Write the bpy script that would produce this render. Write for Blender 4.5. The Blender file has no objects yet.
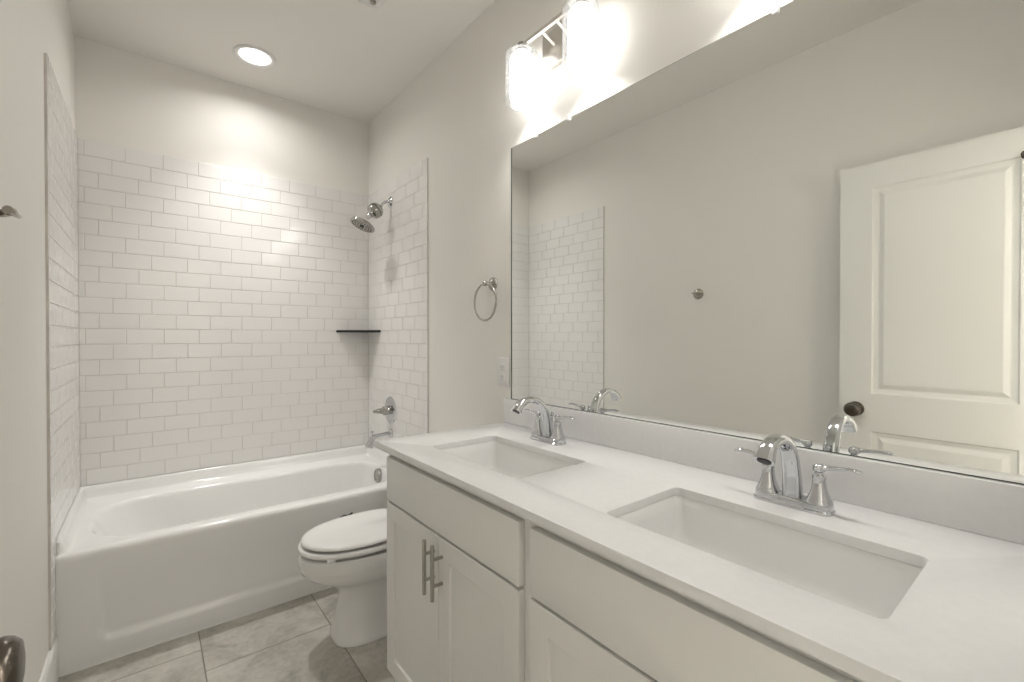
import bpy, bmesh, math, random
from mathutils import Vector, Matrix
random.seed(7)
S = bpy.context.scene
C = S.collection
PI = math.pi

# ---------------------------------------------------------------- camera, world, exposure
H = 1.2832
cd = bpy.data.cameras.new('camera'); cam = bpy.data.objects.new('camera', cd); C.objects.link(cam)
S.camera = cam
cd.sensor_fit = 'HORIZONTAL'; cd.sensor_width = 36.0
cd.lens = 454.6 / 1024 * 36.0
cd.shift_x = (512 - 509.67) / 1024
cd.shift_y = (341.70 - 341) / 1024
cd.clip_start = 0.01
cam.location = (0, 0, H)
cam.rotation_euler = (math.radians(90 - 0.4714), 0, math.radians(-38.428))

S.view_settings.view_transform = 'Standard'
S.view_settings.look = 'None'
S.view_settings.gamma = 1.0
S.view_settings.use_curve_mapping = False
S.view_settings.exposure = 0.44
W = bpy.data.worlds.new('world'); S.world = W; W.use_nodes = True
W.node_tree.nodes['Background'].inputs[0].default_value = (0.9, 0.95, 1.0, 1)
W.node_tree.nodes['Background'].inputs[1].default_value = 0.05

SHADE_E = 5.4       # radiance of the lit vanity shades
GLOW_E = 2.6        # watts of its wide spill
DOWN_E = 3.3       # watts of the recessed lamp above the tub
BULB_E = 0.78         # watts each bulb sends down through its open shade
HALL_FILL_E = 400.0       # radiance of the unseen fill lamps added in the hall behind the camera

# ---------------------------------------------------------------- measured room
XL, XR, YB, ZC = -0.289, 1.2433, 3.1995, 2.8236
P = 0.081           # tile row pitch
T = 0.009           # tile thickness
ZTUB = 0.5205       # bottom of the wall tiles
ZT = ZTUB + 22 * P
YT = 2.309          # front edge of the side tiles
YTUB = 2.3996
YF = 0.0            # front wall (the one with the door)
ZCT = 0.913         # counter top
ZSL = 0.893         # underside of the counter slab
ZBS = 1.0165
RIM = 0.455

# ---------------------------------------------------------------- helpers
def mat(name, col, rough=0.5, metal=0.0, coat=0.0, spec=0.5, bump=None, vary=None):
    m = bpy.data.materials.new(name); m.use_nodes = True
    nt = m.node_tree; b = nt.nodes['Principled BSDF']
    b.inputs['Base Color'].default_value = (*col, 1)
    b.inputs['Roughness'].default_value = rough
    b.inputs['Metallic'].default_value = metal
    b.inputs['Specular IOR Level'].default_value = spec
    if coat: b.inputs['Coat Weight'].default_value = coat; b.inputs['Coat Roughness'].default_value = 0.03
    tc = nt.nodes.new('ShaderNodeTexCoord')
    if bump:
        sc, st = bump
        n = nt.nodes.new('ShaderNodeTexNoise'); n.inputs['Scale'].default_value = sc; n.inputs['Detail'].default_value = 3
        nt.links.new(tc.outputs['Object'], n.inputs['Vector'])
        bp = nt.nodes.new('ShaderNodeBump'); bp.inputs['Strength'].default_value = st; bp.inputs['Distance'].default_value = 0.002
        nt.links.new(n.outputs['Fac'], bp.inputs['Height']); nt.links.new(bp.outputs['Normal'], b.inputs['Normal'])
    if vary:
        sc, amt = vary
        n = nt.nodes.new('ShaderNodeTexNoise'); n.inputs['Scale'].default_value = sc; n.inputs['Detail'].default_value = 4
        nt.links.new(tc.outputs['Object'], n.inputs['Vector'])
        r = nt.nodes.new('ShaderNodeMapRange'); r.inputs['From Min'].default_value = .3; r.inputs['From Max'].default_value = .7
        r.inputs['To Min'].default_value = 1 - amt; r.inputs['To Max'].default_value = 1 + amt
        nt.links.new(n.outputs['Fac'], r.inputs['Value'])
        mx = nt.nodes.new('ShaderNodeVectorMath'); mx.operation = 'SCALE'
        mx.inputs[0].default_value = col
        nt.links.new(r.outputs['Result'], mx.inputs['Scale'])
        nt.links.new(mx.outputs['Vector'], b.inputs['Base Color'])
    return m

def lamp_mat(name, col, strength):
    m = bpy.data.materials.new(name); m.use_nodes = True
    nt = m.node_tree; b = nt.nodes['Principled BSDF']
    b.inputs['Base Color'].default_value = (.85, .85, .85, 1); b.inputs['Roughness'].default_value = .4
    b.inputs['Emission Color'].default_value = (*col, 1); b.inputs['Emission Strength'].default_value = strength
    return m

def clear_glass(name):
    m = bpy.data.materials.new(name); m.use_nodes = True
    nt = m.node_tree; nt.nodes.clear()
    N = nt.nodes.new; L = nt.links.new
    o = N('ShaderNodeOutputMaterial'); mx = N('ShaderNodeMixShader'); m2 = N('ShaderNodeMixShader')
    t = N('ShaderNodeBsdfTransparent'); g = N('ShaderNodeBsdfGlossy'); d = N('ShaderNodeBsdfTranslucent')
    f = N('ShaderNodeLayerWeight'); f.inputs['Blend'].default_value = 0.5
    r = N('ShaderNodeMapRange'); r.inputs['To Min'].default_value = .03; r.inputs['To Max'].default_value = .18
    r2 = N('ShaderNodeMapRange'); r2.inputs['To Min'].default_value = .03; r2.inputs['To Max'].default_value = .16
    tint = N('ShaderNodeMix'); tint.data_type = 'RGBA'; tint.inputs[6].default_value = (.96, .965, .965, 1); tint.inputs[7].default_value = (.42, .43, .43, 1)
    pw = N('ShaderNodeMath'); pw.operation = 'POWER'; pw.inputs[1].default_value = 2.0
    L(f.outputs['Facing'], pw.inputs[0]); L(pw.outputs[0], tint.inputs[0]); L(tint.outputs[2], t.inputs[0])
    g.inputs['Roughness'].default_value = .05; d.inputs[0].default_value = (.9, .9, .9, 1)
    L(f.outputs['Facing'], r.inputs['Value']); L(f.outputs['Facing'], r2.inputs['Value'])
    L(r.outputs[0], m2.inputs[0]); L(t.outputs[0], m2.inputs[1]); L(d.outputs[0], m2.inputs[2])
    L(r2.outputs[0], mx.inputs[0]); L(m2.outputs[0], mx.inputs[1]); L(g.outputs[0], mx.inputs[2])
    L(mx.outputs[0], o.inputs['Surface'])
    return m

M = {}
M['paint'] = mat('wall_paint', (.87, .848, .80), .62, bump=(260, .10))
M['ceil'] = mat('ceiling_paint', (.87, .848, .80), .7, bump=(200, .10))
M['tile'] = mat('white_glazed_tile', (.875, .858, .838), .08, bump=(14, .05))
M['grout'] = mat('tile_grout', (.74, .70, .645), .8, vary=(9, .10))
M['tub'] = mat('white_tub_acrylic', (.87, .866, .85), .12)
M['porcelain'] = mat('white_porcelain', (.89, .885, .87), .08)
M['seat'] = mat('white_seat_plastic', (.87, .865, .845), .22)
M['cab'] = mat('cabinet_paint', (.86, .852, .822), .42)
M['quartz'] = mat('white_quartz', (.815, .813, .808), .14, vary=(60, .015))
M['white'] = mat('white_trim_paint', (.85, .84, .81), .35)
M['door'] = mat('door_paint', (.83, .82, .785), .38)
M['plastic'] = mat('white_plastic', (.83, .82, .80), .3)
M['chrome'] = mat('polished_chrome', (.62, .63, .65), .035, 1.0)
M['nickel'] = mat('brushed_nickel', (.44, .425, .40), .26, 1.0)
M['satin'] = mat('satin_nickel_light', (.66, .63, .59), .33, 1.0)
M['nickel_dark'] = mat('polished_nickel_dark', (.42, .41, .39), .12, 1.0)
M['knob'] = mat('dark_nickel', (.15, .13, .112), .24, 1.0)
M['hook'] = mat('hook_nickel', (.40, .37, .33), .2, 1.0)
M['mirror'] = mat('mirror_silver', (.90, .915, .895), .0, 1.0)
M['mirror_edge'] = mat('mirror_edge', (.10, .105, .09), .25)
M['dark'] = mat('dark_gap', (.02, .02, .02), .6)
M['slate'] = mat('dark_slate', (.012, .012, .011), .45)
M['glass'] = clear_glass('clear_glass')
M['clip'] = mat('clear_plastic_clip', (.8, .8, .78), .15)
M['shade'] = lamp_mat('lit_frosted_glass', (1.0, .975, .945), SHADE_E)
M['down'] = lamp_mat('downlight_lens', (1.0, .99, .97), 2.0)
M['hall'] = lamp_mat('hall_fill_lens', (1.0, .985, .965), HALL_FILL_E)

def floor_material():
    m = bpy.data.materials.new('concrete_look_tile'); m.use_nodes = True
    nt = m.node_tree; b = nt.nodes['Principled BSDF']; N = nt.nodes.new; L = nt.links.new
    tc = N('ShaderNodeTexCoord'); geo = N('ShaderNodeNewGeometry')
    sc = N('ShaderNodeVectorMath'); sc.operation = 'SCALE'; sc.inputs['Scale'].default_value = 37
    cmb = N('ShaderNodeCombineXYZ'); L(geo.outputs['Random Per Island'], cmb.inputs[0]); L(geo.outputs['Random Per Island'], cmb.inputs[1])
    L(cmb.outputs[0], sc.inputs[0])
    ad = N('ShaderNodeVectorMath'); L(tc.outputs['Object'], ad.inputs[0]); L(sc.outputs[0], ad.inputs[1])
    n1 = N('ShaderNodeTexNoise'); n1.inputs['Scale'].default_value = 5.5; n1.inputs['Detail'].default_value = 8; n1.inputs['Roughness'].default_value = .65; n1.inputs['Distortion'].default_value = .6
    n2 = N('ShaderNodeTexNoise'); n2.inputs['Scale'].default_value = 42; n2.inputs['Detail'].default_value = 5
    L(ad.outputs[0], n1.inputs['Vector']); L(ad.outputs[0], n2.inputs['Vector'])
    r = N('ShaderNodeValToRGB'); e = r.color_ramp.elements
    e[0].position = .30; e[0].color = (.29, .272, .235, 1)
    e[1].position = .72; e[1].color = (.66, .635, .58, 1)
    x = e.new(.5); x.color = (.50, .475, .425, 1)
    mx = N('ShaderNodeMix'); mx.data_type = 'FLOAT'; mx.inputs[0].default_value = .25
    L(n1.outputs['Fac'], mx.inputs[2]); L(n2.outputs['Fac'], mx.inputs[3])
    L(mx.outputs[0], r.inputs[0]); L(r.outputs[0], b.inputs['Base Color'])
    b.inputs['Roughness'].default_value = .42
    bp = N('ShaderNodeBump'); bp.inputs['Strength'].default_value = .12; bp.inputs['Distance'].default_value = .002
    L(n2.outputs['Fac'], bp.inputs['Height']); L(bp.outputs[0], b.inputs['Normal'])
    return m
M['floor'] = floor_material()
M['floor_grout'] = mat('floor_grout', (.29, .255, .21), .85, vary=(20, .15))

def disc_lamp(name, loc, r, watts, spread, parent=None, col=(1.0, .98, .95)):
    ld = bpy.data.lights.new(name, 'AREA'); ld.shape = 'DISK'; ld.size = 2 * r; ld.energy = watts
    ld.spread = math.radians(spread); ld.color = col
    o = bpy.data.objects.new(name, ld); C.objects.link(o); o.location = loc
    if parent is not None:
        o.parent = parent; o.location = loc if parent.type == 'MESH' else Vector(loc) - parent.location
    return o

def empty(name, loc, label, cat, group=None):
    o = bpy.data.objects.new(name, None); C.objects.link(o); o.location = loc
    o.empty_display_size = .05
    o['label'] = label; o['category'] = cat
    if group: o['group'] = group
    return o

def obj(name, bm, mats, parent=None, smooth=35, label=None):
    bmesh.ops.remove_doubles(bm, verts=bm.verts, dist=1e-6)
    bmesh.ops.recalc_face_normals(bm, faces=bm.faces)
    if smooth:
        for f in bm.faces: f.smooth = True
        for e in bm.edges:
            if len(e.link_faces) == 2 and e.calc_face_angle(0) > math.radians(smooth): e.smooth = False
    me = bpy.data.meshes.new(name); bm.to_mesh(me); bm.free()
    if not isinstance(mats, (list, tuple)): mats = [mats]
    for m in mats: me.materials.append(m)
    o = bpy.data.objects.new(name, me); C.objects.link(o)
    if parent is not None:
        o.parent = parent
        pl, q = Vector((0, 0, 0)), parent
        while q is not None: pl = pl + q.location; q = q.parent
        if parent.type == 'MESH': pl = Vector((0, 0, 0))
        o.matrix_parent_inverse = Matrix.Translation(-pl) if parent.type == 'EMPTY' else Matrix()
        if parent.type == 'MESH': o.matrix_parent_inverse = Matrix()
    if label: o['label'] = label
    return o

def struct(o): o['kind'] = 'structure'; return o
def tag(o, label, cat, group=None):
    o['label'] = label; o['category'] = cat
    if group: o['group'] = group
    return o

def dup(root, delta, label):
    r = root.copy(); C.objects.link(r); r.location = root.location + Vector(delta); r['label'] = label
    def rec(a, b):
        for ch in [c for c in S.objects if c.parent == a]:
            k = ch.copy(); C.objects.link(k); k.parent = b; k.matrix_parent_inverse = ch.matrix_parent_inverse.copy()
            rec(ch, k)
    rec(root, r)
    return r

def BM(): return bmesh.new()

def box(bm, x0, x1, y0, y1, z0, z1, bev=0, seg=2, mi=0):
    g = bmesh.ops.create_cube(bm, size=1)
    vs = g['verts']
    for v in vs:
        v.co = Vector(((x0 + x1) / 2 + v.co.x * (x1 - x0), (y0 + y1) / 2 + v.co.y * (y1 - y0), (z0 + z1) / 2 + v.co.z * (z1 - z0)))
    fs = {f for v in vs for f in v.link_faces}
    for f in fs: f.material_index = mi
    if bev:
        es = list({e for v in vs for e in v.link_edges})
        bmesh.ops.bevel(bm, geom=es, offset=bev, segments=seg, profile=.5, affect='EDGES', clamp_overlap=True)
    return bm

def loft(bm, rings, cap0=True, cap1=True, closed=True, mi=0):
    R = [[bm.verts.new(p) for p in r] for r in rings]
    n = len(R[0])
    for a, b in zip(R, R[1:]):
        for i in range(n if closed else n - 1):
            j = (i + 1) % n
            f = bm.faces.new((a[i], a[j], b[j], b[i])); f.material_index = mi
    if cap0: bm.faces.new(list(reversed(R[0]))).material_index = mi
    if cap1: bm.faces.new(R[-1]).material_index = mi
    return R

def frame_of(d):
    d = d.normalized()
    up = Vector((0, 0, 1)) if abs(d.z) < .95 else Vector((0, 1, 0))
    a = up.cross(d).normalized(); b = d.cross(a)
    return a, b

def lathe(bm, prof, origin, axis, n=40, cap0=True, cap1=True, mi=0):
    """prof: (distance along axis, radius)"""
    o = Vector(origin); d = Vector(axis).normalized(); a, b = frame_of(d)
    rings = []
    for t, r in prof:
        r = max(r, 1e-5)
        rings.append([o + d * t + (a * math.cos(2 * PI * i / n) + b * math.sin(2 * PI * i / n)) * r for i in range(n)])
    loft(bm, rings, cap0, cap1, mi=mi)
    return bm

def spline(pts, k=6):
    pts = [Vector(p) for p in pts]; out = []
    for i in range(len(pts) - 1):
        p0 = pts[max(i - 1, 0)]; p1 = pts[i]; p2 = pts[i + 1]; p3 = pts[min(i + 2, len(pts) - 1)]
        for s in range(k):
            t = s / k
            out.append(.5 * ((2 * p1) + (p2 - p0) * t + (2 * p0 - 5 * p1 + 4 * p2 - p3) * t * t + (3 * p1 - p0 - 3 * p2 + p3) * t ** 3))
    out.append(pts[-1]); return out

def interp(vals, k=6):
    return [v.x for v in spline([(v, 0, 0) for v in vals], k)]

def tube(bm, pts, ra, rb=None, n=20, side=None, p=2.0, closed=False, mi=0):
    """sweep along pts; ra along side vector, rb across it; p superellipse power"""
    pts = [Vector(q) for q in pts]
    if not isinstance(ra, (list, tuple)): ra = [ra] * len(pts)
    if rb is None: rb = ra
    if not isinstance(rb, (list, tuple)): rb = [rb] * len(pts)
    rings = []
    m = len(pts)
    for i, q in enumerate(pts):
        if closed: d = (pts[(i + 1) % m] - pts[i - 1])
        else: d = pts[min(i + 1, m - 1)] - pts[max(i - 1, 0)]
        d.normalize()
        if side is not None:
            a = Vector(side); a = (a - d * a.dot(d)).normalized(); b = d.cross(a)
        else: a, b = frame_of(d)
        ring = []
        for j in range(n):
            t = 2 * PI * j / n; c, s = math.cos(t), math.sin(t)
            c = math.copysign(abs(c) ** (2 / p), c); s = math.copysign(abs(s) ** (2 / p), s)
            ring.append(q + a * c * ra[i] + b * s * rb[i])
        rings.append(ring)
    if closed:
        rings.append(rings[0]); loft(bm, rings, False, False, mi=mi)
    else: loft(bm, rings, mi=mi)
    return bm

def rrect(x0, x1, y0, y1, r, n=12, m=10):
    """rounded rectangle loop, r = (r_x0y0, r_x1y0, r_x1y1, r_x0y1); n points per corner, m per straight side"""
    if not isinstance(r, (list, tuple)): r = (r,) * 4
    cs = [((x0 + r[0], y0 + r[0]), r[0], PI), ((x1 - r[1], y0 + r[1]), r[1], 1.5 * PI), ((x1 - r[2], y1 - r[2]), r[2], 0), ((x0 + r[3], y1 - r[3]), r[3], .5 * PI)]
    arcs = [[(c[0] + rr * math.cos(a + k / n * PI / 2), c[1] + rr * math.sin(a + k / n * PI / 2)) for k in range(n + 1)] for c, rr, a in cs]
    out = []
    for i in range(4):
        out += arcs[i]
        p, q = arcs[i][-1], arcs[(i + 1) % 4][0]
        out += [(p[0] + (q[0] - p[0]) * k / m, p[1] + (q[1] - p[1]) * k / m) for k in range(1, m)]
    return out

def ss(a, b, x):
    t = min(1, max(0, (x - a) / (b - a))); return t * t * (3 - 2 * t)

# ---------------------------------------------------------------- room shell
TH = .10
b = BM(); box(b, XL - .4, XR + .3, YB, YB + TH, -.05, ZC + .05)
wall_back = struct(obj('wall_back', b, M['paint'], smooth=0))
b = BM(); box(b, XL - TH, XL, -.12, YB + TH, -.05, ZC + .05)
wall_left = struct(obj('wall_left', b, M['paint'], smooth=0))
b = BM(); box(b, XR, XR + TH, -.12, YB + TH, -.05, ZC + .05)
wall_right = struct(obj('wall_right', b, M['paint'], smooth=0))
# front wall with its doorway (the camera stands in it)
DX0, DX1, DZ = -.196, .575, 2.125
b = BM()
box(b, XL, DX0 - .02, YF - .12, YF, 0, ZC); box(b, DX1 + .02, XR, YF - .12, YF, 0, ZC); box(b, DX0 - .02, DX1 + .02, YF - .12, YF, DZ + .02, ZC)
wall_front = struct(obj('wall_front', b, M['paint'], smooth=0))
b = BM(); box(b, XL - 1.2, XR + 1.2, -1.5, YB + TH, ZC, ZC + .08)
struct(obj('ceiling', b, M['ceil'], smooth=0))
# hall beyond the doorway
b = BM(); box(b, XL - 1.2, XR + 1.2, -1.6, -1.5, -.05, ZC + .05)
struct(obj('wall_hall_back', b, M['paint'], smooth=0))
b = BM(); box(b, XL - 1.3, XL - 1.2, -1.6, -.12, -.05, ZC + .05)
struct(obj('wall_hall_left', b, M['paint'], smooth=0))
b = BM(); box(b, XR + 1.2, XR + 1.3, -1.6, -.12, -.05, ZC + .05)
struct(obj('wall_hall_right', b, M['paint'], smooth=0))
b = BM(); box(b, XL - 1.2, XL - TH, -.22, -.12, -.05, ZC + .05); box(b, XR + TH, XR + 1.2, -.22, -.12, -.05, ZC + .05)
struct(obj('wall_hall_front', b, M['paint'], smooth=0))
# door jamb and casing
b = BM()
box(b, DX0 - .02, DX0, YF - .12, YF, 0, DZ); box(b, DX1, DX1 + .02, YF - .12, YF, 0, DZ); box(b, DX0 - .02, DX1 + .02, YF - .12, YF, DZ, DZ + .02)
box(b, DX0 - .075, DX0 - .008, YF, YF + .016, 0, DZ + .075, .003); box(b, DX1 + .008, DX1 + .075, YF, YF + .016, 0, DZ + .075, .003)
box(b, DX0 - .008, DX1 + .008, YF, YF + .016, DZ + .008, DZ + .075, .003)
struct(obj('trim_1', b, M['white']))

# floor: large square tiles, each column of tiles shifted by a third
def slab_tile(bm, a0, a1, b0, b1, f, depth, bev, tilt=(0, 0), mi=0):
    ca, cb = (a0 + a1) / 2, (b0 + b1) / 2
    def ring(ins, d):
        return [f(a, c, d + (a - ca) * tilt[0] + (c - cb) * tilt[1]) for a, c in ((a0 + ins, b0 + ins), (a1 - ins, b0 + ins), (a1 - ins, b1 - ins), (a0 + ins, b1 - ins))]
    loft(bm, [ring(0, depth - bev * 3), ring(0, depth - bev), ring(bev * .4, depth - bev * .35), ring(bev * 1.4, depth)], False, True, mi=mi)

FT = .467
b = BM()
x0f, x1f, y0f, y1f = XL, XR, -.12, YTUB + .01
box(b, XL - 1.2, XR + 1.2, -1.5, YB, -.05, -.0016, mi=1)
fmap = lambda a, c, d: Vector((a, c, d))
for ci in range(-1, 3):
    ca, cb = .163 + ci * FT, .163 + (ci + 1) * FT
    yo = 2.09 - ci * .157
    for k in range(-6, 3):
        ya, yb = yo + k * FT, yo + (k + 1) * FT
        A0, A1, B0, B1 = max(ca, x0f), min(cb, x1f), max(ya, y0f), min(yb, y1f)
        if A1 - A0 < .02 or B1 - B0 < .02: continue
        slab_tile(b, A0 + .0022, A1 - .0022, B0 + .0022, B1 - .0022, fmap, 0.0, .0012)
struct(obj('floor', b, [M['floor'], M['floor_grout']], smooth=0))

# wall tiles: 3x6 subway tiles, every course shifted by a third of a tile
def tile_panel(bm, f, a_lo, a_hi, rows, joint0, step, dep=T, z_of=lambda r: ZT - r * P, a_hi_of=None, tilt=.0035, bev=.0013):
    g = .0015
    for r in rows:
        zt, zb = z_of(r), z_of(r + 1)
        hi = a_hi_of(r) if a_hi_of else a_hi
        if zt - zb < .012: continue
        j = joint0 + step * r
        k0 = math.floor((a_lo - j) / (2 * P)) - 1
        for k in range(k0, k0 + 16):
            A0, A1 = max(j + 2 * P * k, a_lo), min(j + 2 * P * (k + 1), hi)
            if A1 - A0 < .006: continue
            tl = (random.uniform(-tilt, tilt), random.uniform(-tilt, tilt))
            ga = 0 if A0 == a_lo else g; gb = 0 if A1 == hi else g
            slab_tile(bm, A0 + ga, A1 - gb, zb + g, zt - (g if r > 0 else 0), f, dep, bev, tl)

b = BM(); BIT = .0004
tile_panel(b, lambda a, c, d: Vector((a, YB - d, c)), XL + T, XR - T, range(22), -.2579, -2 * P / 3)
box(b, XL + .002, XR - .002, YB - T + .0021, YB, ZTUB, ZT - .001, mi=1)
obj('tile_surround', b, [M['tile'], M['grout']], wall_back, smooth=0)

def side_tiles(f, parent, joint0, sgn, zlow, xin, tilt, bev):
    b = BM()
    rows = list(range(22))
    tile_panel(b, f, YT, YB - T - .0005, rows, joint0, sgn * 2 * P / 3, tilt=tilt, bev=bev)
    low = list(range(22, 29))
    def zz(r): return max(zlow, ZT - r * P)
    tile_panel(b, f, YT, YTUB + .03, [r for r in low if zz(r) - zz(r + 1) > .012], joint0, sgn * 2 * P / 3, z_of=zz, tilt=tilt, bev=bev)
    xa, xb = sorted((xin(0), xin(T - .0021)))
    box(b, xa, xb, YT + .001, YB, ZTUB, ZT - .001, mi=1)
    box(b, xa, xb, YT + .001, YTUB + .03, zlow, ZTUB, mi=1)
    return obj('tile_surround', b, [M['tile'], M['grout']], parent, smooth=0)
side_tiles(lambda a, c, d: Vector((XR - d, a, c)), wall_right, 2.36, 1, 0.0, lambda d: XR - d, .002, .0014)
side_tiles(lambda a, c, d: Vector((XL + d, a, c)), wall_left, 2.36, 1, .155, lambda d: XL + d, .0006, .0006)

# baseboards
b = BM()
pr = [(0, 0), (.015, 0), (.015, .135), (.012, .149), (.006, .155), (0, .155)]
loft(b, [[Vector((XL + x, y, z)) for x, z in pr] for y in (YF + .02, YTUB - .001)])
struct(obj('baseboard_left', b, M['white']))
b = BM(); loft(b, [[Vector((XR - x, y, z)) for x, z in pr] for y in (1.56, YTUB - .001)])
struct(obj('baseboard_right', b, M['white']))

# ---------------------------------------------------------------- door, swung open beside the left wall
def door():
    dx, dy, ang, dh, dw = -.1741, .7399, math.radians(.6153), 2.0997, .735
    th = .037
    def f(s, z, n):     # s from the free edge towards the hinges, n out of the room-side face
        return Vector((dx + s * math.sin(ang) + n * math.cos(ang), dy - s * math.cos(ang) + n * math.sin(ang), z))
    panels = [(.125, .590, 1.022, 1.986), (.125, .590, .24, .846)]
    z0 = .012
    b = BM()
    ss_, zs = sorted({0, dw, .125, .590}), sorted({z0, dh, .24, .846, 1.022, 1.986})
    for i in range(len(ss_) - 1):
        for j in range(len(zs) - 1):
            cell = (ss_[i], ss_[i + 1], zs[j], zs[j + 1])
            isp = any(abs(cell[0] - p[0]) < 1e-6 and abs(cell[2] - p[2]) < 1e-6 and abs(cell[3] - p[3]) < 1e-6 for p in panels)
            for face, sg in ((0, 1), (-th, -1)):
                q = lambda s, z, d: b.verts.new(f(s, z, face - sg * d))
                a0, a1, c0, c1 = cell
                if not isp:
                    b.faces.new([q(a0, c0, 0), q(a1, c0, 0), q(a1, c1, 0), q(a0, c1, 0)])
                else:
                    lv = [(0, 0), (.006, .007), (.020, .0105), (.026, .0105), (.043, .0035), (.047, .0028)]
                    rings = [[f(s, z, face - sg * d) for s, z in ((a0 + t, c0 + t), (a1 - t, c0 + t), (a1 - t, c1 - t), (a0 + t, c1 - t))] for t, d in lv]
                    loft(b, rings, False, True)
    for (s0, zA, s1, zB) in ((0, z0, 0, dh), (dw, z0, dw, dh), (0, z0, dw, z0), (0, dh, dw, dh)):
        b.faces.new([b.verts.new(f(s0, zA, 0)), b.verts.new(f(s1, zB, 0)), b.verts.new(f(s1, zB, -th)), b.verts.new(f(s0, zA, -th))])
    d = struct(obj('door_1', b, M['door'], smooth=0))
    out = Vector((math.cos(ang), math.sin(ang), 0))
    for face, sg, nm in ((0, 1, 'door_knob'), (-th, -1, 'door_knob')):
        b = BM()
        o = f(.066, .946, face)
        prof = [(0, .034), (.003, .034), (.007, .031), (.009, .022), (.012, .013), (.020, .0115), (.026, .0125), (.031, .021), (.038, .029), (.046, .0328), (.056, .0333), (.063, .031), (.068, .026), (.070, .016), (.0705, 0)]
        if sg < 0: prof = [(t * .82, r) for t, r in prof]
        lathe(b, prof, o, out * sg, 40)
        obj(nm, b, M['knob'], d, label='dark nickel door knob')
    b = BM(); lp = [f(-.0012, .952 + sz * .028, -th / 2 + sn * .0125) for sz, sn in ((-1, -1), (1, -1), (1, 1), (-1, 1))]
    lq = [f(.001, .952 + sz * .028, -th / 2 + sn * .0125) for sz, sn in ((-1, -1), (1, -1), (1, 1), (-1, 1))]
    loft(b, [lq, lp]); obj('latch_plate', b, M['knob'], d, smooth=0)
    b = BM(); lathe(b, [(-.001, .013), (.003, .013), (.006, .007), (.020, .006), (.024, .011), (.030, .012), (.034, .008), (.035, 0)], f(.600, 1.986, 0), out, 20)
    obj('coat_peg', b, M['knob'], d, label='small dark peg near the top of the door')
    for z in (1.86, 1.05, .24):
        b = BM(); lathe(b, [(-.002, .004), (0, .0075), (.089, .0075), (.091, .004)], f(dw + .004, z, .006), (0, 0, 1), 16)
        obj('hinge', b, M['knob'], d)
door()

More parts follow.
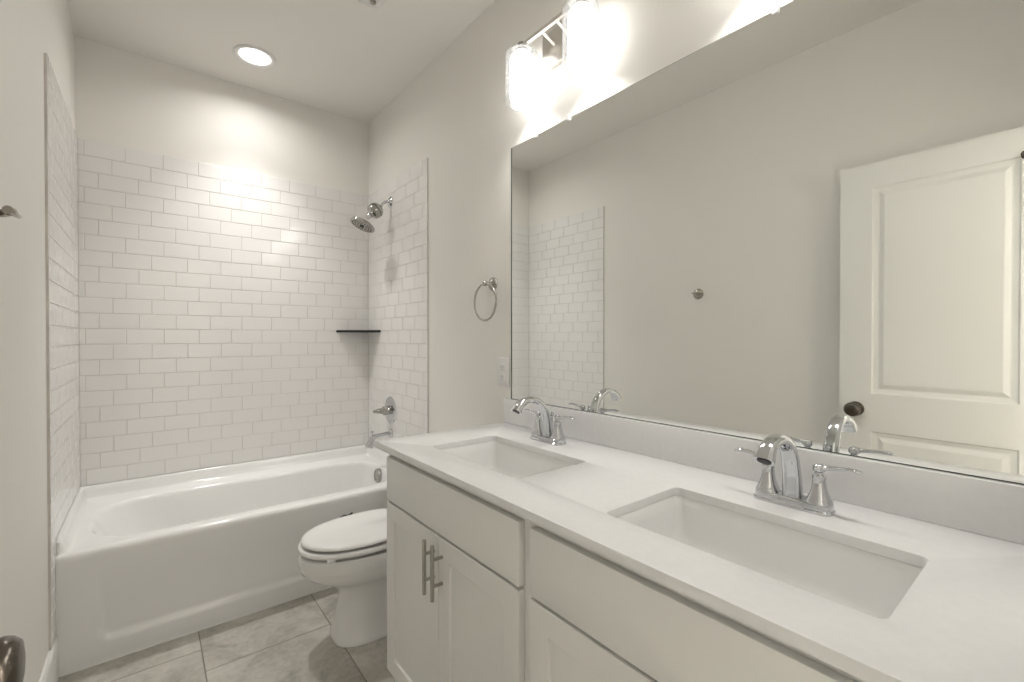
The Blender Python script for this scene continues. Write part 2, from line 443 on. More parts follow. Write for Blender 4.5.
# ---------------------------------------------------------------- bathtub
def bathtub():
    t = empty('bathtub', (.477, 2.80, 0), 'white alcove bathtub with plain apron below the subway tile walls', 'bathtub')
    X0, X1, Y0, Y1 = XL + T + .0004, XR - T - .0004, YTUB, YB - T - .0004
    b = BM()
    def up(y): return ss(Y0 + .010, Y0 + .035, y)
    back = [(0, ZTUB - .001), (.006, ZTUB - .004), (.012, ZTUB - .016), (.018, ZTUB - .034), (.024, RIM + .010), (.032, RIM + .003), (.042, RIM)]
    frnt = [(0, RIM - .030), (.0005, RIM - .018), (.003, RIM - .009), (.008, RIM - .003), (.014, RIM - .0005), (.026, RIM), (.040, RIM)]
    rings = []
    K = 16
    ys = [Y0 + (Y1 - Y0) * (k / K) ** 2.0 for k in range(K + 1)]
    for (d1, z1), (d2, z2) in zip(back, frnt):
        ring = []
        def P3(x, y): u = up(y); return Vector((x, y, z2 + (z1 - z2) * u))
        yf, yb = Y0 + d2, Y1 - d1
        lim = lambda y: min(max(y, yf), yb)
        for k in range(K): xa, xb = X0 + d1 * up(yf), X1 - d1 * up(yf); ring.append(P3(xa + (xb - xa) * k / K, yf))                                  # front edge
        for k in range(K): ring.append(P3(X1 - d1 * up(lim(ys[k])), lim(ys[k])))                            # right side
        for k in range(K): ring.append(P3(X1 - d1 - (X1 - X0 - 2 * d1) * k / K, yb))                        # back
        for k in range(K): ring.append(P3(X0 + d1 * up(lim(ys[K - k])), lim(ys[K - k])))                    # left side
        rings.append(ring)
    ox0, ox1, oy0, oy1 = -.205, 1.165, 2.487, 3.055
    def op(ix0, ix1, iy0, iy1, z, r):
        loop = rrect(ox0 + ix0, ox1 - ix1, oy0 + iy0, oy1 - iy1, r, 14, 12)
        # resample to the rim's point count, starting at the front left corner
        L = [0]
        for p, q in zip(loop, loop[1:] + loop[:1]): L.append(L[-1] + math.hypot(q[0] - p[0], q[1] - p[1]))
        marks = [7, 7 + 26, 7 + 52, 7 + 78]      # middle of each corner arc
        out = []
        for s4 in range(4):
            a, c = L[marks[s4]], (L[marks[s4 + 1]] if s4 < 3 else L[-1] + L[7])
            for k in range(K):
                fr = k / K
                if s4 == 1: fr = fr ** 1.5
                if s4 == 3: fr = 1 - (1 - fr) ** 1.5
                t = (a + (c - a) * fr) % L[-1]
                i = max(j for j in range(len(loop)) if L[j] <= t + 1e-9)
                p, q = loop[i], loop[(i + 1) % len(loop)]; w = (t - L[i]) / max(1e-9, L[i + 1] - L[i])
                out.append(Vector((p[0] + (q[0] - p[0]) * w, p[1] + (q[1] - p[1]) * w, z)))
        rings.append(out)
    op(-.012, -.012, -.012, -.012, RIM, (.22, .19, .19, .22))
    op(-.003, -.003, -.003, -.003, RIM - .002, (.215, .185, .185, .215))
    op(.006, .004, .004, .004, RIM - .009, (.21, .18, .18, .21))
    op(.016, .009, .008, .008, RIM - .024, (.205, .175, .175, .205))
    op(.050, .016, .015, .016, RIM - .09, (.20, .17, .17, .20))
    op(.110, .030, .028, .030, RIM - .20, (.19, .16, .16, .19))
    op(.165, .045, .040, .042, RIM - .28, (.18, .15, .15, .18))
    op(.215, .065, .055, .058, RIM - .325, (.17, .14, .14, .17))
    op(.27, .11, .085, .09, RIM - .350, (.15, .12, .12, .15))
    op(.40, .22, .16, .17, RIM - .356, (.10, .08, .08, .10))
    loft(b, rings, False, True)
    # apron: full-width panel, shallow recess with rounded lower corners fading out towards the rim
    nx, nz = 140, 46
    top = RIM - .030
    V = []
    for j in range(nz + 1):
        z = top * j / nz
        row = []
        for i in range(nx + 1):
            x = X0 + (X1 - X0) * i / nx
            ex = max(0, (X0 + .20) - x, x - (X1 - .20)) ; ez = max(0, .20 - z)
            # signed distance inside rounded rectangle
            lx, rx, bz = X0 + .105 - .10 * (z / top) ** 2 * 0, X1 - .105, .085
            r = .06
            qx = max(lx + r - x, x - (rx - r), 0); qz = max(bz + r - z, 0)
            dist = r - math.hypot(qx, qz)
            if qx == 0 and qz == 0: dist = min(x - lx, rx - x, z - bz)
            dep = .013 * ss(-.004, .022, dist) * (1 - ss(.17, .40, z))
            row.append(b.verts.new((x, Y0 + dep, z)))
        V.append(row)
    for j in range(nz):
        for i in range(nx):
            b.faces.new((V[j][i], V[j][i + 1], V[j + 1][i + 1], V[j + 1][i]))
    obj('tub_shell', b, M['tub'], t, smooth=50)
    b = BM()     # caulk bead along the floor
    tube(b, [(X0, Y0 - .001, .002), (X1, Y0 - .001, .002)], .0035, n=10)
    obj('caulk_bead', b, M['white'], t, label='white caulk bead along the floor')
    # overflow cover on the drain end
    b = BM(); o = Vector((1.152, 2.80, .402))
    lathe(b, [(-.012, .040), (0, .044), (.014, .044), (.019, .041), (.021, .034), (.021, .030), (.018, .029), (.018, 0)], o, (-1, 0, .10), 40)
    obj('overflow_cover', b, M['nickel'], t, label='round metal overflow cover')
    b = BM(); lathe(b, [(0, .034), (.003, .034), (.005, .030), (.005, 0)], (.86, 2.77, RIM - .356), (0, 0, 1), 32)
    obj('tub_drain', b, M['chrome'], t)
bathtub()

# ---------------------------------------------------------------- shower fittings on the right-hand tile wall
XW = XR - T
def shower():
    y = 2.80
    t = empty('wall_shower', (XW, y, 2.166), 'chrome shower head with ball-shaped filter on tiled side wall', 'shower head')
    b = BM(); lathe(b, [(-.001, .034), (.003, .034), (.008, .030), (.014, .020), (.018, .011), (.020, .009)], (XW, y, 2.166), (-1, 0, 0), 36)
    obj('wall_flange', b, M['chrome'], t)
    b = BM(); tube(b, spline([(XW - .004, y, 2.166), (1.212, y, 2.166), (1.195, y, 2.158), (1.178, y, 2.140), (1.165, y, 2.122)], 6), .0085, n=18)
    obj('shower_arm', b, M['chrome'], t)
    b = BM(); d = Vector((-.72, 0, -.69)).normalized(); o = Vector((1.166, y, 2.126))
    lathe(b, [(0, .012), (.004, .018), (.008, .020), (.014, .032), (.022, .042), (.032, .047), (.044, .0485), (.0445, .045), (.049, .045), (.0495, .0485), (.062, .0480), (.074, .043), (.082, .034), (.086, .024), (.098, .020), (.100, .016)], o, d, 44)
    obj('shower_filter', b, M['nickel_dark'], t)
    b = BM(); d2 = Vector((-.42, 0, -.91)).normalized(); o2 = o + d * .100
    lathe(b, [(-.008, .010), (-.004, .015), (.004, .017), (.012, .015), (.020, .013)], o2, d2, 28)
    obj('ball_joint', b, M['chrome'], t)
    b = BM(); o3 = Vector((1.052, y, 1.998))
    lathe(b, [(-.020, .014), (-.016, .026), (-.008, .050), (.0, .072), (.006, .079), (.012, .080), (.016, .077), (.017, .072)], o3, d2, 48)
    sp = obj('spray_head', b, M['nickel_dark'], t)
    b = BM(); lathe(b, [(.0165, .073), (.019, .070), (.0195, .0)], o3, d2, 48)
    a1, a2 = frame_of(d2)
    for rr, n in ((.060, 24), (.044, 16), (.028, 10)):
        for k in range(n):
            c = o3 + a1 * rr * math.cos(2 * PI * k / n) + a2 * rr * math.sin(2 * PI * k / n)
            lathe(b, [(.018, .0034), (.0215, .0026), (.022, 0)], c, d2, 8, cap0=False, mi=1)
    lathe(b, [(.019, .014), (.024, .013), (.025, .0)], o3, d2, 20, cap0=False, mi=1)
    obj('spray_face', b, [M['nickel'], M['slate']], sp, label='grey spray face with dark nozzles')

    t = empty('shower_valve', (XW, 2.805, .813), 'round chrome shower valve with tapered handle on tiled wall', 'shower valve')
    b = BM(); lathe(b, [(-.001, .087), (.003, .087), (.007, .083), (.010, .074), (.012, .05), (.013, .034)], (XW, 2.805, .813), (-1, 0, 0), 56)
    obj('escutcheon', b, M['chrome'], t)
    b = BM(); lathe(b, [(.010, .028), (.020, .029), (.026, .026), (.030, .026), (.032, .029), (.050, .029), (.055, .024), (.058, .018), (.064, .0185), (.082, .0165), (.098, .0125), (.104, .009), (.108, .0115), (.113, .0115), (.118, .007), (.120, 0)], (XW, 2.805, .813), (-1, 0, 0), 40)
    obj('valve_handle', b, M['nickel_dark'], t)
    t = empty('tub_spout', (XW, 2.80, .662), 'chrome tub spout with pull-up diverter under the shower valve', 'tub spout')
    b = BM(); lathe(b, [(-.001, .029), (.004, .029), (.010, .024), (.014, .019)], (XW, 2.80, .662), (-1, 0, 0), 32)
    pts = spline([(XW - .004, 2.80, .664), (1.19, 2.80, .662), (1.15, 2.80, .658), (1.120, 2.80, .653), (1.105, 2.80, .637), (1.094, 2.80, .612), (1.087, 2.80, .590)], 6)
    tube(b, pts, interp([.0115, .0115, .0125, .0155, .019, .0215, .0265], 6), n=24)
    obj('spout_body', b, M['chrome'], t)
    b = BM(); lathe(b, [(0, .005), (.016, .0045), (.020, .010), (.027, .011), (.031, .007), (.032, 0)], (1.108, 2.80, .662), (-.1, 0, 1), 20)
    obj('diverter_knob', b, M['chrome'], t)
shower()

def corner_shelf():
    b = BM()
    cx, cy = XW - .0005, YB - T - .0005
    z0, z1 = 1.321, 1.337
    L = .225
    def ring(z, ins):
        pts = [(cx, cy), (cx - L + ins, cy)]
        for k in range(1, 12):
            t = k / 12
            x = cx - (L - ins) * (1 - t); yv = cy - (L - ins) * t
            bow = .012 * math.sin(PI * t)
            pts.append((x - bow * .7, yv - bow * .7))
        pts.append((cx, cy - L + ins))
        return [Vector((x, y, z)) for x, y in pts]
    loft(b, [ring(z0, .003), ring(z0 + .002, 0), ring(z1 - .002, 0), ring(z1, .003)])
    o = obj('corner_shelf', b, M['slate'], smooth=40)
    tag(o, 'thin dark triangular corner shelf between the tiled shower walls', 'shelf')
corner_shelf()

# ---------------------------------------------------------------- toilet
def toilet():
    yc = 1.976
    t = empty('toilet', (.85, yc, 0), 'white toilet with closed lid between bathtub and vanity', 'toilet')
    n = 64
    def egg(x0, x1, hw, z, pw=2.15, fx=.57):
        """x0 front tip, x1 back, widest at fraction fx from the front"""
        xm = x0 + (x1 - x0) * fx; out = []
        for k in range(n):
            a = 2 * PI * k / n; c, s = math.cos(a), math.sin(a)
            p = pw if c < 0 else 3.2
            cc = math.copysign(abs(c) ** (2 / p), c); sv = math.copysign(abs(s) ** (2 / (pw if c < 0 else 2.6)), s)
            x = xm + (cc * (xm - x0) if c < 0 else cc * (x1 - xm))
            out.append(Vector((x, yc + sv * hw, z)))
        return out
    b = BM()
    prof = [(0, .605, 1.12, .122, 3.4), (.010, .604, 1.12, .122, 3.4), (.018, .609, 1.12, .118, 3.3), (.08, .618, 1.12, .110, 2.8), (.16, .634, 1.12, .103, 2.6), (.205, .634, 1.12, .105, 2.5),
            (.235, .610, 1.12, .117, 2.4), (.262, .560, 1.12, .141, 2.3), (.288, .513, 1.12, .162, 2.2), (.312, .487, 1.12, .169, 2.15), (.330, .480, 1.12, .173, 2.15), (.336, .4765, 1.12, .1755, 2.15), (.362, .475, 1.12, .177, 2.15), (.376, .475, 1.12, .177, 2.15), (.383, .478, 1.118, .175, 2.15), (.387, .486, 1.11, .174, 2.15), (.387, .53, 1.08, .15, 2.15), (.36, .545, 1.06, .14, 2.15)]
    loft(b, [egg(x0, x1, hw, z, pw, .52) for z, x0, x1, hw, pw in prof])
    obj('bowl', b, M['porcelain'], t, smooth=45)
    b = BM()
    loft(b, [egg(x0, .945, hw, z) for z, x0, hw in [(.404, .545, .125), (.403, .486, .170), (.4035, .478, .178), (.408, .474, .181), (.417, .474, .181), (.4225, .478, .178), (.4240, .488, .170), (.4225, .53, .14)]])
    obj('toilet_seat', b, M['seat'], t, smooth=50)
    for x, s in ((.56, -1), (.56, 1), (.80, -1), (.80, 1)):
        b = BM(); box(b, x - .016, x + .016, yc + s * .135 - .008, yc + s * .135 + .008, .394, .406, .002)
        obj('seat_bumper', b, M['seat'], t)
    b = BM()
    loft(b, [egg(x0, .950, hw, z) for z, x0, hw in [(.4335, .53, .14), (.4325, .498, .165), (.433, .490, .172), (.436, .485, .1755), (.441, .485, .1755), (.447, .489, .172), (.4505, .502, .161), (.4530, .53, .14), (.4545, .62, .07)]])
    obj('toilet_lid', b, M['seat'], t, smooth=50)
    for s in (-1, 1):
        b = BM(); box(b, .935, .975, yc + s * .075 - .02, yc + s * .075 + .02, .395, .448, .006)
        obj('seat_hinge', b, M['seat'], t)
    b = BM(); tube(b, spline([(.690, yc + .174, .439), (.712, yc + .185, .444), (.735, yc + .183, .442), (.757, yc + .186, .448)], 4), .0045, n=10)  # thin dark mark along the far lid edge, not an identified part
    obj('lid_dark_mark', b, M['dark'], t, label='small dark mark at the far edge of the lid')
    b = BM()
    loft(b, [[Vector((x, y, z)) for x, y in rrect(a, XR - .012, yc - w, yc + w, .03, 8, 4)] for a, w, z in [(1.04, .185, .396), (1.03, .195, .402), (1.02, .205, .60), (1.018, .208, .712)]])
    obj('tank', b, M['porcelain'], t, smooth=45)
    b = BM()
    loft(b, [[Vector((x, y, z)) for x, y in rrect(a, XR - .010, yc - w, yc + w, .03, 8, 4)] for a, w, z in [(1.012, .212, .7125), (1.008, .216, .717), (1.008, .216, .736), (1.014, .210, .742)]])
    obj('tank_lid', b, M['porcelain'], t, smooth=45)
toilet()

# ---------------------------------------------------------------- vanity
XFACE = .655        # door and drawer faces
def vanity_cabinet(y0, y1, label):
    t = empty('vanity_cabinet', (.95, (y0 + y1) / 2, 0), label, 'cabinet', 'vanity cabinets under the counter')
    zt, zb = ZSL, .105
    xf = XFACE + .019
    b = BM()
    box(b, xf + .019, XR - .004, y0, y0 + .016, 0.0, zt - .001); box(b, xf + .019, XR - .004, y1 - .016, y1, 0.0, zt - .001)
    box(b, xf + .019, XR - .004, y0 + .016, y1 - .016, zb, zb + .016); box(b, XR - .012, XR - .004, y0 + .016, y1 - .016, zb + .016, zt - .08)
    obj('carcass', b, M['cab'], t, smooth=0)
    b = BM()
    box(b, xf, xf + .019, y0, y0 + .038, zb, zt - .001, .0012, 1); box(b, xf, xf + .019, y1 - .038, y1, zb, zt - .001, .0012, 1)
    box(b, xf, xf + .019, y0 + .038, y1 - .038, zt - .040, zt - .001); box(b, xf, xf + .019, y0 + .038, y1 - .038, .690, .728); box(b, xf, xf + .019, y0 + .038, y1 - .038, zb, zb + .038)
    obj('face_frame', b, M['cab'], t)
    b = BM(); box(b, xf + .07, xf + .085, y0 + .016, y1 - .016, 0.0, zb)
    obj('toe_kick', b, M['cab'], t, smooth=0)
    ya, yb = y0 + .019, y1 - .019
    b = BM(); box(b, XFACE, xf - .0005, ya, yb, .7155, .8650, .0016, 2)
    obj('false_drawer_front', b, M['cab'], t)
    ym = (ya + yb) / 2
    for s, (p, q) in ((-1, (ya, ym - .0015)), (1, (ym + .0015, yb))):
        b = BM(); z0, z1 = zb + .008, .7075
        fr = .057
        lv = [(0, .0185), (0, .0014), (.0014, 0), (fr - .001, 0), (fr + .0005, .001), (fr + .002, .0075)]
        loft(b, [[Vector((XFACE + d, yy, zz)) for yy, zz in ((p + i, z0 + i), (q - i, z0 + i), (q - i, z1 - i), (p + i, z1 - i))] for i, d in lv], True, True)
        dr = obj('cabinet_door', b, M['cab'], t, smooth=0)
        hy = ym + s * .0235
        b = BM()
        lathe(b, [(0, .0052), (.001, .006), (.157, .006), (.158, .0052)], (.622, hy, .539), (0, 0, 1), 20)
        for zz in (.580, .656): lathe(b, [(0, .0048), (.0335, .0048), (.035, .006)], (.622, hy, zz), (1, 0, 0), 14)
        obj('bar_pull', b, M['nickel'], dr, label='brushed nickel bar pull')
    return t
vanity_cabinet(.774, 1.545, 'light grey vanity cabinet nearest the toilet, two panelled doors below false drawer front')
vanity_cabinet(.010, .7735, 'light grey vanity cabinet nearest the camera, cut off by the bottom of the photo')

YC1, YC2 = 1.155, .392      # basin and tap centres
def countertop():
    t = empty('countertop', (.93, .79, ZSL), 'long white quartz countertop over the vanity with two basin cut-outs', 'countertop')
    z0, z1 = ZSL, ZCT
    x0, x1, y0, y1 = .635, XR - .0005, YF + .001, 1.580
    b = BM()
    def loop(pts, z):
        vs = [b.verts.new((x, y, z)) for x, y in pts]
        return [b.edges.new((vs[i], vs[(i + 1) % len(vs)])) for i in range(len(vs))]
    es = loop([(x0, y0), (x1, y0), (x1, y1), (x0, y1)], z1)
    for yc in (YC1, YC2): es += loop(rrect(.754, 1.027, yc - .2345, yc + .2345, .014, 8, 2), z1)
    bmesh.ops.triangle_fill(b, use_beauty=True, use_dissolve=False, edges=es)
    fs = list(b.faces)
    # drop anything filled inside the cut-outs
    kill = [f for f in fs if any(.76 < f.calc_center_median().x < 1.025 and abs(f.calc_center_median().y - yc) < .232 for yc in (YC1, YC2))
            and all(.757 < v.co.x < 1.028 for v in f.verts)]
    bmesh.ops.delete(b, geom=kill, context='FACES_ONLY')
    g = bmesh.ops.extrude_face_region(b, geom=list(b.faces))
    for v in [e for e in g['geom'] if isinstance(e, bmesh.types.BMVert)]: v.co.z = z0
    bmesh.ops.recalc_face_normals(b, faces=b.faces)
    ed = [e for e in b.edges if len(e.link_faces) == 2 and e.calc_face_angle(0) > 1.2 and abs(e.verts[0].co.z - z1) < 1e-5 and abs(e.verts[1].co.z - z1) < 1e-5]
    bmesh.ops.bevel(b, geom=ed, offset=.0018, segments=2, profile=.5, affect='EDGES')
    obj('slab', b, M['quartz'], t, smooth=30)
    b = BM(); box(b, XR - .0201, XR - .0005, y0, 1.587, ZCT, ZBS, .0015, 2)
    tag(obj('backsplash', b, M['quartz']), 'low white quartz backsplash standing on the countertop under the mirror', 'backsplash')
countertop()

def sink():
    yc = YC1
    t = empty('undermount_sink', (.893, yc, .76), 'rectangular white undermount basin in the counter end near the toilet', 'sink', 'undermount basins in the counter')
    b = BM()
    x0, x1, y0, y1 = .754, 1.027, yc - .2345, yc + .2345
    zt = ZSL - .0005
    def R(i, z, r): return [Vector((x, y, z)) for x, y in rrect(x0 + i, x1 - i, y0 + i, y1 - i, r, 8, 6)]
    loft(b, [R(-.022, zt - .012, .03), R(-.022, zt, .03), R(-.002, zt, .018), R(.0005, zt - .002, .018), R(.004, zt - .030, .022), R(.010, zt - .085, .034), R(.016, zt - .105, .04), R(.028, zt - .118, .045), R(.05, zt - .123, .045), R(.105, zt - .129, .02),
             ], False, True)
    # outside of the bowl so it is a solid shell
    loft(b, [R(-.022, zt - .012, .03), R(-.006, zt - .016, .03), R(-.002, zt - .09, .04), R(.02, zt - .135, .05)], False, True)
    obj('basin', b, M['porcelain'], t, smooth=50)
    b = BM(); lathe(b, [(0, .030), (.002, .030), (.004, .026), (.002, .020), (.005, .016), (.006, 0)], (.893, yc, zt - .129), (0, 0, 1), 32)
    obj('sink_drain', b, M['chrome'], t)
    return t
s1 = sink()
dup(s1, (0, YC2 - YC1, 0), 'rectangular white undermount basin in the counter nearest the camera')

def faucet():
    yc, xc, z0 = .3985, 1.119, ZCT
    t = empty('faucet', (xc, yc, z0), 'chrome two-handle faucet behind the basin nearest the camera', 'faucet', 'chrome faucets on the counter')
    b = BM()
    def R(i, z, r): return [Vector((x, y, z)) for x, y in rrect(xc - .027 + i, xc + .027 - i, yc - .0785 + i, yc + .0785 - i, r, 8, 3)]
    loft(b, [R(0, z0, .020), R(0, z0 + .005, .020), R(.003, z0 + .008, .018), R(.003, z0 + .017, .018), R(.006, z0 + .0205, .016), R(.012, z0 + .0215, .012)])
    obj('base_plate', b, M['chrome'], t, smooth=40)
    # handles
    for s in (-1, 1):
        y = yc + s * .0508
        b = BM()
        prof = [(0, .0235), (.003, .0236), (.006, .0226), (.010, .0205), (.018, .0174), (.028, .0145), (.040, .0124), (.050, .0115), (.0545, .0128), (.057, .0130), (.0595, .0120), (.061, .0095), (.064, .0080), (.067, .0088), (.069, .0115), (.075, .0122), (.080, .0112), (.083, .0075), (.084, 0)]
        # softly squared trumpet
        o = Vector((xc, y, z0 + .0185)); n = 40; rings = []
        for h, r in prof:
            pw = 3.0 if h < .052 else 2.0
            rings.append([o + Vector((math.copysign(abs(math.cos(a)) ** (2 / pw), math.cos(a)) * max(r, 1e-5), math.copysign(abs(math.sin(a)) ** (2 / pw), math.sin(a)) * max(r, 1e-5), h)) for a in [2 * PI * k / n + PI / n for k in range(n)]])
        loft(b, rings)
        h = obj('handle_body', b, M['chrome'], t, smooth=40)
        b = BM()
        zz = z0 + .0945
        pts = spline([(xc, y, zz), (xc, y + s * .016, zz + .001), (xc, y + s * .032, zz + .003), (xc, y + s * .051, zz + .0055), (xc, y + s * .068, zz + .0045), (xc, y + s * .074, zz + .002)], 5)
        tube(b, pts, interp([.0100, .0064, .0064, .0085, .0100, .0070], 5), interp([.0080, .0056, .0046, .0042, .0042, .0034], 5), n=18, side=(1, 0, 0), p=2.4)
        obj('lever', b, M['chrome'], h, smooth=40)
    # spout
    b = BM()
    pts = spline([(xc, yc, z0 + .012), (xc - .001, yc, z0 + .040), (xc - .006, yc, z0 + .075), (xc - .018, yc, z0 + .112), (xc - .040, yc, z0 + .140), (xc - .071, yc, z0 + .155), (xc - .104, yc, z0 + .154), (xc - .131, yc, z0 + .142), (xc - .147, yc, z0 + .121)], 6)
    wy = interp([.0205, .0190, .0176, .0166, .0158, .0150, .0150, .0165, .0195], 6)
    wz = interp([.0190, .0160, .0140, .0128, .0118, .0112, .0112, .0130, .0165], 6)
    tube(b, pts, wy, wz, n=28, side=(0, 1, 0), p=2.9)
    sp = obj('spout', b, M['chrome'], t, smooth=45)
    b = BM(); d = (pts[-1] - pts[-3]).normalized()
    lathe(b, [(-.002, .0135), (.0015, .0135), (.002, .011), (.0015, 0)], pts[-1], d, 24, cap0=False)
    obj('aerator', b, M['slate'], sp)
    b = BM(); lathe(b, [(0, .003), (.072, .003), (.075, .0065), (.081, .0072), (.084, .0050), (.089, .0058), (.093, .0035), (.094, 0)], (xc + .021, yc, z0 + .014), (0, 0, 1), 18)
    obj('lift_rod', b, M['chrome'], t)
    return t
f1 = faucet()
dup(f1, (0, 1.190 - .3985, 0), 'chrome two-handle faucet behind the basin near the toilet')

# ---------------------------------------------------------------- mirror
def mirror():
    t = empty('wall_mirror', (XR, .79, ZBS), 'large frameless wall mirror above the backsplash', 'mirror')
    y0, y1, z0, z1 = YF + .03, 1.554, ZBS + .0008, 2.110
    b = BM()
    xa, xb = XR - .0045, XR - .0003
    def R(x, i): return [Vector((x, y, z)) for y, z in ((y0 + i, z0 + i), (y1 - i * 4.5, z0 + i), (y1 - i * 4.5, z1 - i), (y0 + i, z1 - i))]
    loft(b, [R(xb, 0), R(xa + .0012, 0), R(xa, .0022)], True, False, mi=1)
    b.faces.new([b.verts.new(v) for v in R(xa, .0022)]).material_index = 0
    obj('mirror_glass', b, [M['mirror'], M['mirror_edge']], t, smooth=0)
    for y in (1.390, 1.204, .485, .25):
        b = BM(); box(b, XR - .011, XR - .0003, y - .008, y + .008, z1 - .012, z1 + .014, .003, 3)
        obj('mirror_clip', b, M['clip'], t)
mirror()

# ---------------------------------------------------------------- vanity lights
def vanity_light():
    yc = 1.228; xb, zb = XR - .083, 2.436
    t = empty('vanity_light', (XR, yc, 2.40), 'two-shade brushed nickel vanity light above the left part of the mirror', 'wall light', 'vanity lights above the mirror')
    b = BM(); box(b, XR - .022, XR - .0003, yc - .106, yc + .106, 2.333, 2.470, .004, 3)
    obj('back_plate', b, M['satin'], t)
    for s in (-1, 1):
        b = BM(); tube(b, [(XR - .02, yc + s * .038, 2.408), (xb, yc + s * .038, zb - .004)], .0055, n=16)
        obj('support_arm', b, M['satin'], t)
    b = BM(); tube(b, [(xb, yc - .172, zb), (xb, yc + .172, zb)], .0085, n=20, p=3)
    obj('cross_bar', b, M['satin'], t)
    for s in (-1, 1):
        y = yc + s * .158
        b = BM(); lathe(b, [(0, .010), (.003, .0165), (.030, .0165), (.034, .020), (.036, .030), (.040, .030)], (xb, y, zb + .014), (0, 0, -1), 28)
        obj('lamp_socket', b, M['nickel'], t)
        b = BM()
        zt, zo, r = 2.412, 2.206, .0635
        pr = [(zt, .020), (zt, .052), (zt - .003, .058), (zt - .010, .0625), (zt - .018, r), (zo + .016, r), (zo + .006, .0625), (zo + .001, .0595), (zo, .057)]
        lathe(b, [(zt - z, rr) for z, rr in pr], (xb, y, zt), (0, 0, -1), 56, False, False)
        sh = obj('glass_shade', b, M['glass'], t, smooth=60, label='clear outer glass shade')
        b = BM()
        zi, zj, ri = 2.398, 2.224, .0455
        pr = [(zi, .016), (zi, .036), (zi - .005, .0425), (zi - .014, ri), (zj + .010, ri), (zj + .002, .0435), (zj, .040), (zj + .004, .039)]
        lathe(b, [(zi - z, rr) for z, rr in pr], (xb, y, zi), (0, 0, -1), 48, True, True)
        obj('frosted_diffuser', b, M['shade'], sh, smooth=60, label='lit white inner glass')
        disc_lamp('bulb_light', (xb, y, zj - .002), .036, BULB_E, 125, t)
    return t
v1 = vanity_light()
dup(v1, (0, -.878, 0), 'two-shade brushed nickel vanity light above the right part of the mirror')

# ---------------------------------------------------------------- ceiling fittings
def downlight(loc, m, label, r=.104, watts=0, cone=140, glow=0):
    t = empty('recessed_ceiling_light', loc, label, 'ceiling light')
    x, y, z = loc
    b = BM(); lathe(b, [(0, r), (.004, r), (.009, r - .006), (.010, r - .012), (.006, r - .022), (.002, r - .0265), (.0, r - .027)], loc, (0, 0, -1), 64, False, False)
    obj('trim_ring', b, M['plastic'], t, smooth=60)
    b = BM(); lathe(b, [(.0015, r - .0265), (.0025, r - .03), (.003, 0)], loc, (0, 0, -1), 48, False, True)
    obj('lens', b, m, t)
    if watts: disc_lamp('downlight_beam', (x, y, z - .0045), r - .028, watts, cone)
    if glow: disc_lamp('downlight_glow', (x, y, z - .0060), r - .028, glow, 158)
    return t
downlight((.462, 2.825, ZC), M['down'], 'round recessed ceiling light shining above the bathtub', watts=DOWN_E, cone=80, glow=GLOW_E)
for y in (-.32, -.62): downlight((2.05, y, ZC), M['hall'], 'added fill lamp, out of view in the hall behind the doorway', .13)['group'] = 'added hall fill lamps'  # fill lamps added out of view, brightening the room by bounce through the doorway

t = empty('ceiling_sprinkler', (.807, 2.018, ZC), 'small square white ceiling plate with dark round centre', 'ceiling plate')
b = BM(); box(b, .759, .855, 1.970, 2.066, ZC - .007, ZC - .0002, .003, 2)
lathe(b, [(.006, .038), (.010, .037), (.011, .030), (.008, .028), (.008, .0)], (.807, 2.018, ZC), (0, 0, -1), 36, False, True)
obj('cover_plate', b, M['plastic'], t)
b = BM(); lathe(b, [(.006, .014), (.016, .013), (.018, .010), (.018, 0)], (.807, 2.018, ZC), (0, 0, -1), 24)
obj('sprinkler_head', b, M['hook'], t, label='dark round centre')

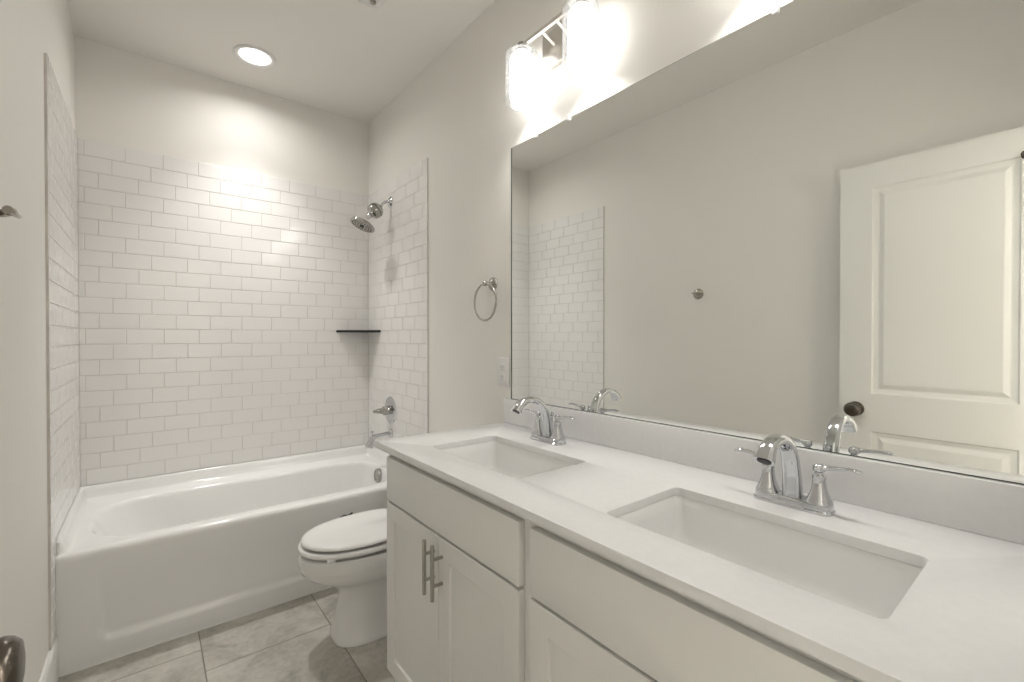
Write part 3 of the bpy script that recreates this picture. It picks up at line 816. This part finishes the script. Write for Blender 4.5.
# ---------------------------------------------------------------- wall fittings
def towel_ring():
    y, z = 1.688, 1.531
    t = empty('towel_ring', (XR, y, z), 'nickel towel ring on the wall between mirror and shower', 'towel ring')
    b = BM()
    lathe(b, [(-.0005, .031), (.004, .031), (.007, .029), (.009, .024), (.012, .022), (.014, .017), (.018, .010), (.030, .008), (.040, .0085), (.043, .012), (.050, .0125), (.056, .010), (.058, .004), (.0585, 0)], (XR, y, z), (-1, 0, 0), 36)
    obj('wall_mount', b, M['nickel'], t)
    b = BM(); R = .084; n = 72; xr = XR - .0475
    cz = z - R
    tube(b, [(xr, y + R * math.sin(2 * PI * k / n), cz + R * math.cos(2 * PI * k / n)) for k in range(n)], .0046, n=14, side=(1, 0, 0), closed=True)
    obj('ring', b, M['nickel'], t)
towel_ring()

def robe_hook():
    y, z = 1.536, 1.566
    t = empty('robe_hook', (XL, y, z), 'dark nickel robe hook on the bare left wall, also seen in mirror', 'hook')
    b = BM(); lathe(b, [(-.0005, .034), (.003, .034), (.006, .031), (.008, .025), (.012, .023), (.015, .017), (.017, .011)], (XL, y, z), (1, 0, 0), 36)
    obj('wall_mount', b, M['hook'], t)
    b = BM()
    tube(b, spline([(XL + .012, y, z), (XL + .030, y - .012, z), (XL + .043, y - .026, z + .003)], 5), interp([.010, .009, .011], 5), n=18)
    tube(b, spline([(XL + .041, y - .034, z + .005), (XL + .046, y - .020, z + .004), (XL + .050, y - .002, z + .001), (XL + .052, y + .016, z + .002)], 5), interp([.010, .0095, .006, .0048], 5), n=16)
    obj('hook_arm', b, M['hook'], t)
robe_hook()

def outlet():
    y, z = 1.610, 1.131
    t = empty('wall_outlet', (XR, y, z), 'white electrical outlet on the wall beside the mirror edge', 'outlet')
    b = BM(); box(b, XR - .007, XR - .0003, y - .041, y + .041, z - .064, z + .064, .004, 3)
    obj('cover_plate', b, M['plastic'], t)
    for s in (-1, 1):
        b = BM(); zc = z + s * .022
        box(b, XR - .0092, XR - .006, y - .018, y + .018, zc - .0175, zc + .0175, .003, 3)
        r = obj('receptacle', b, M['plastic'], t)
        b = BM()
        for dy in (-.0065, .0065): box(b, XR - .0096, XR - .009, y + dy - .0013, y + dy + .0013, zc - .002, zc + .007)
        lathe(b, [(0, .0026), (.0006, .0026)], (XR - .009, y, zc - .009), (-1, 0, 0), 12)
        obj('socket_slot', b, M['dark'], r, smooth=0)
outlet()
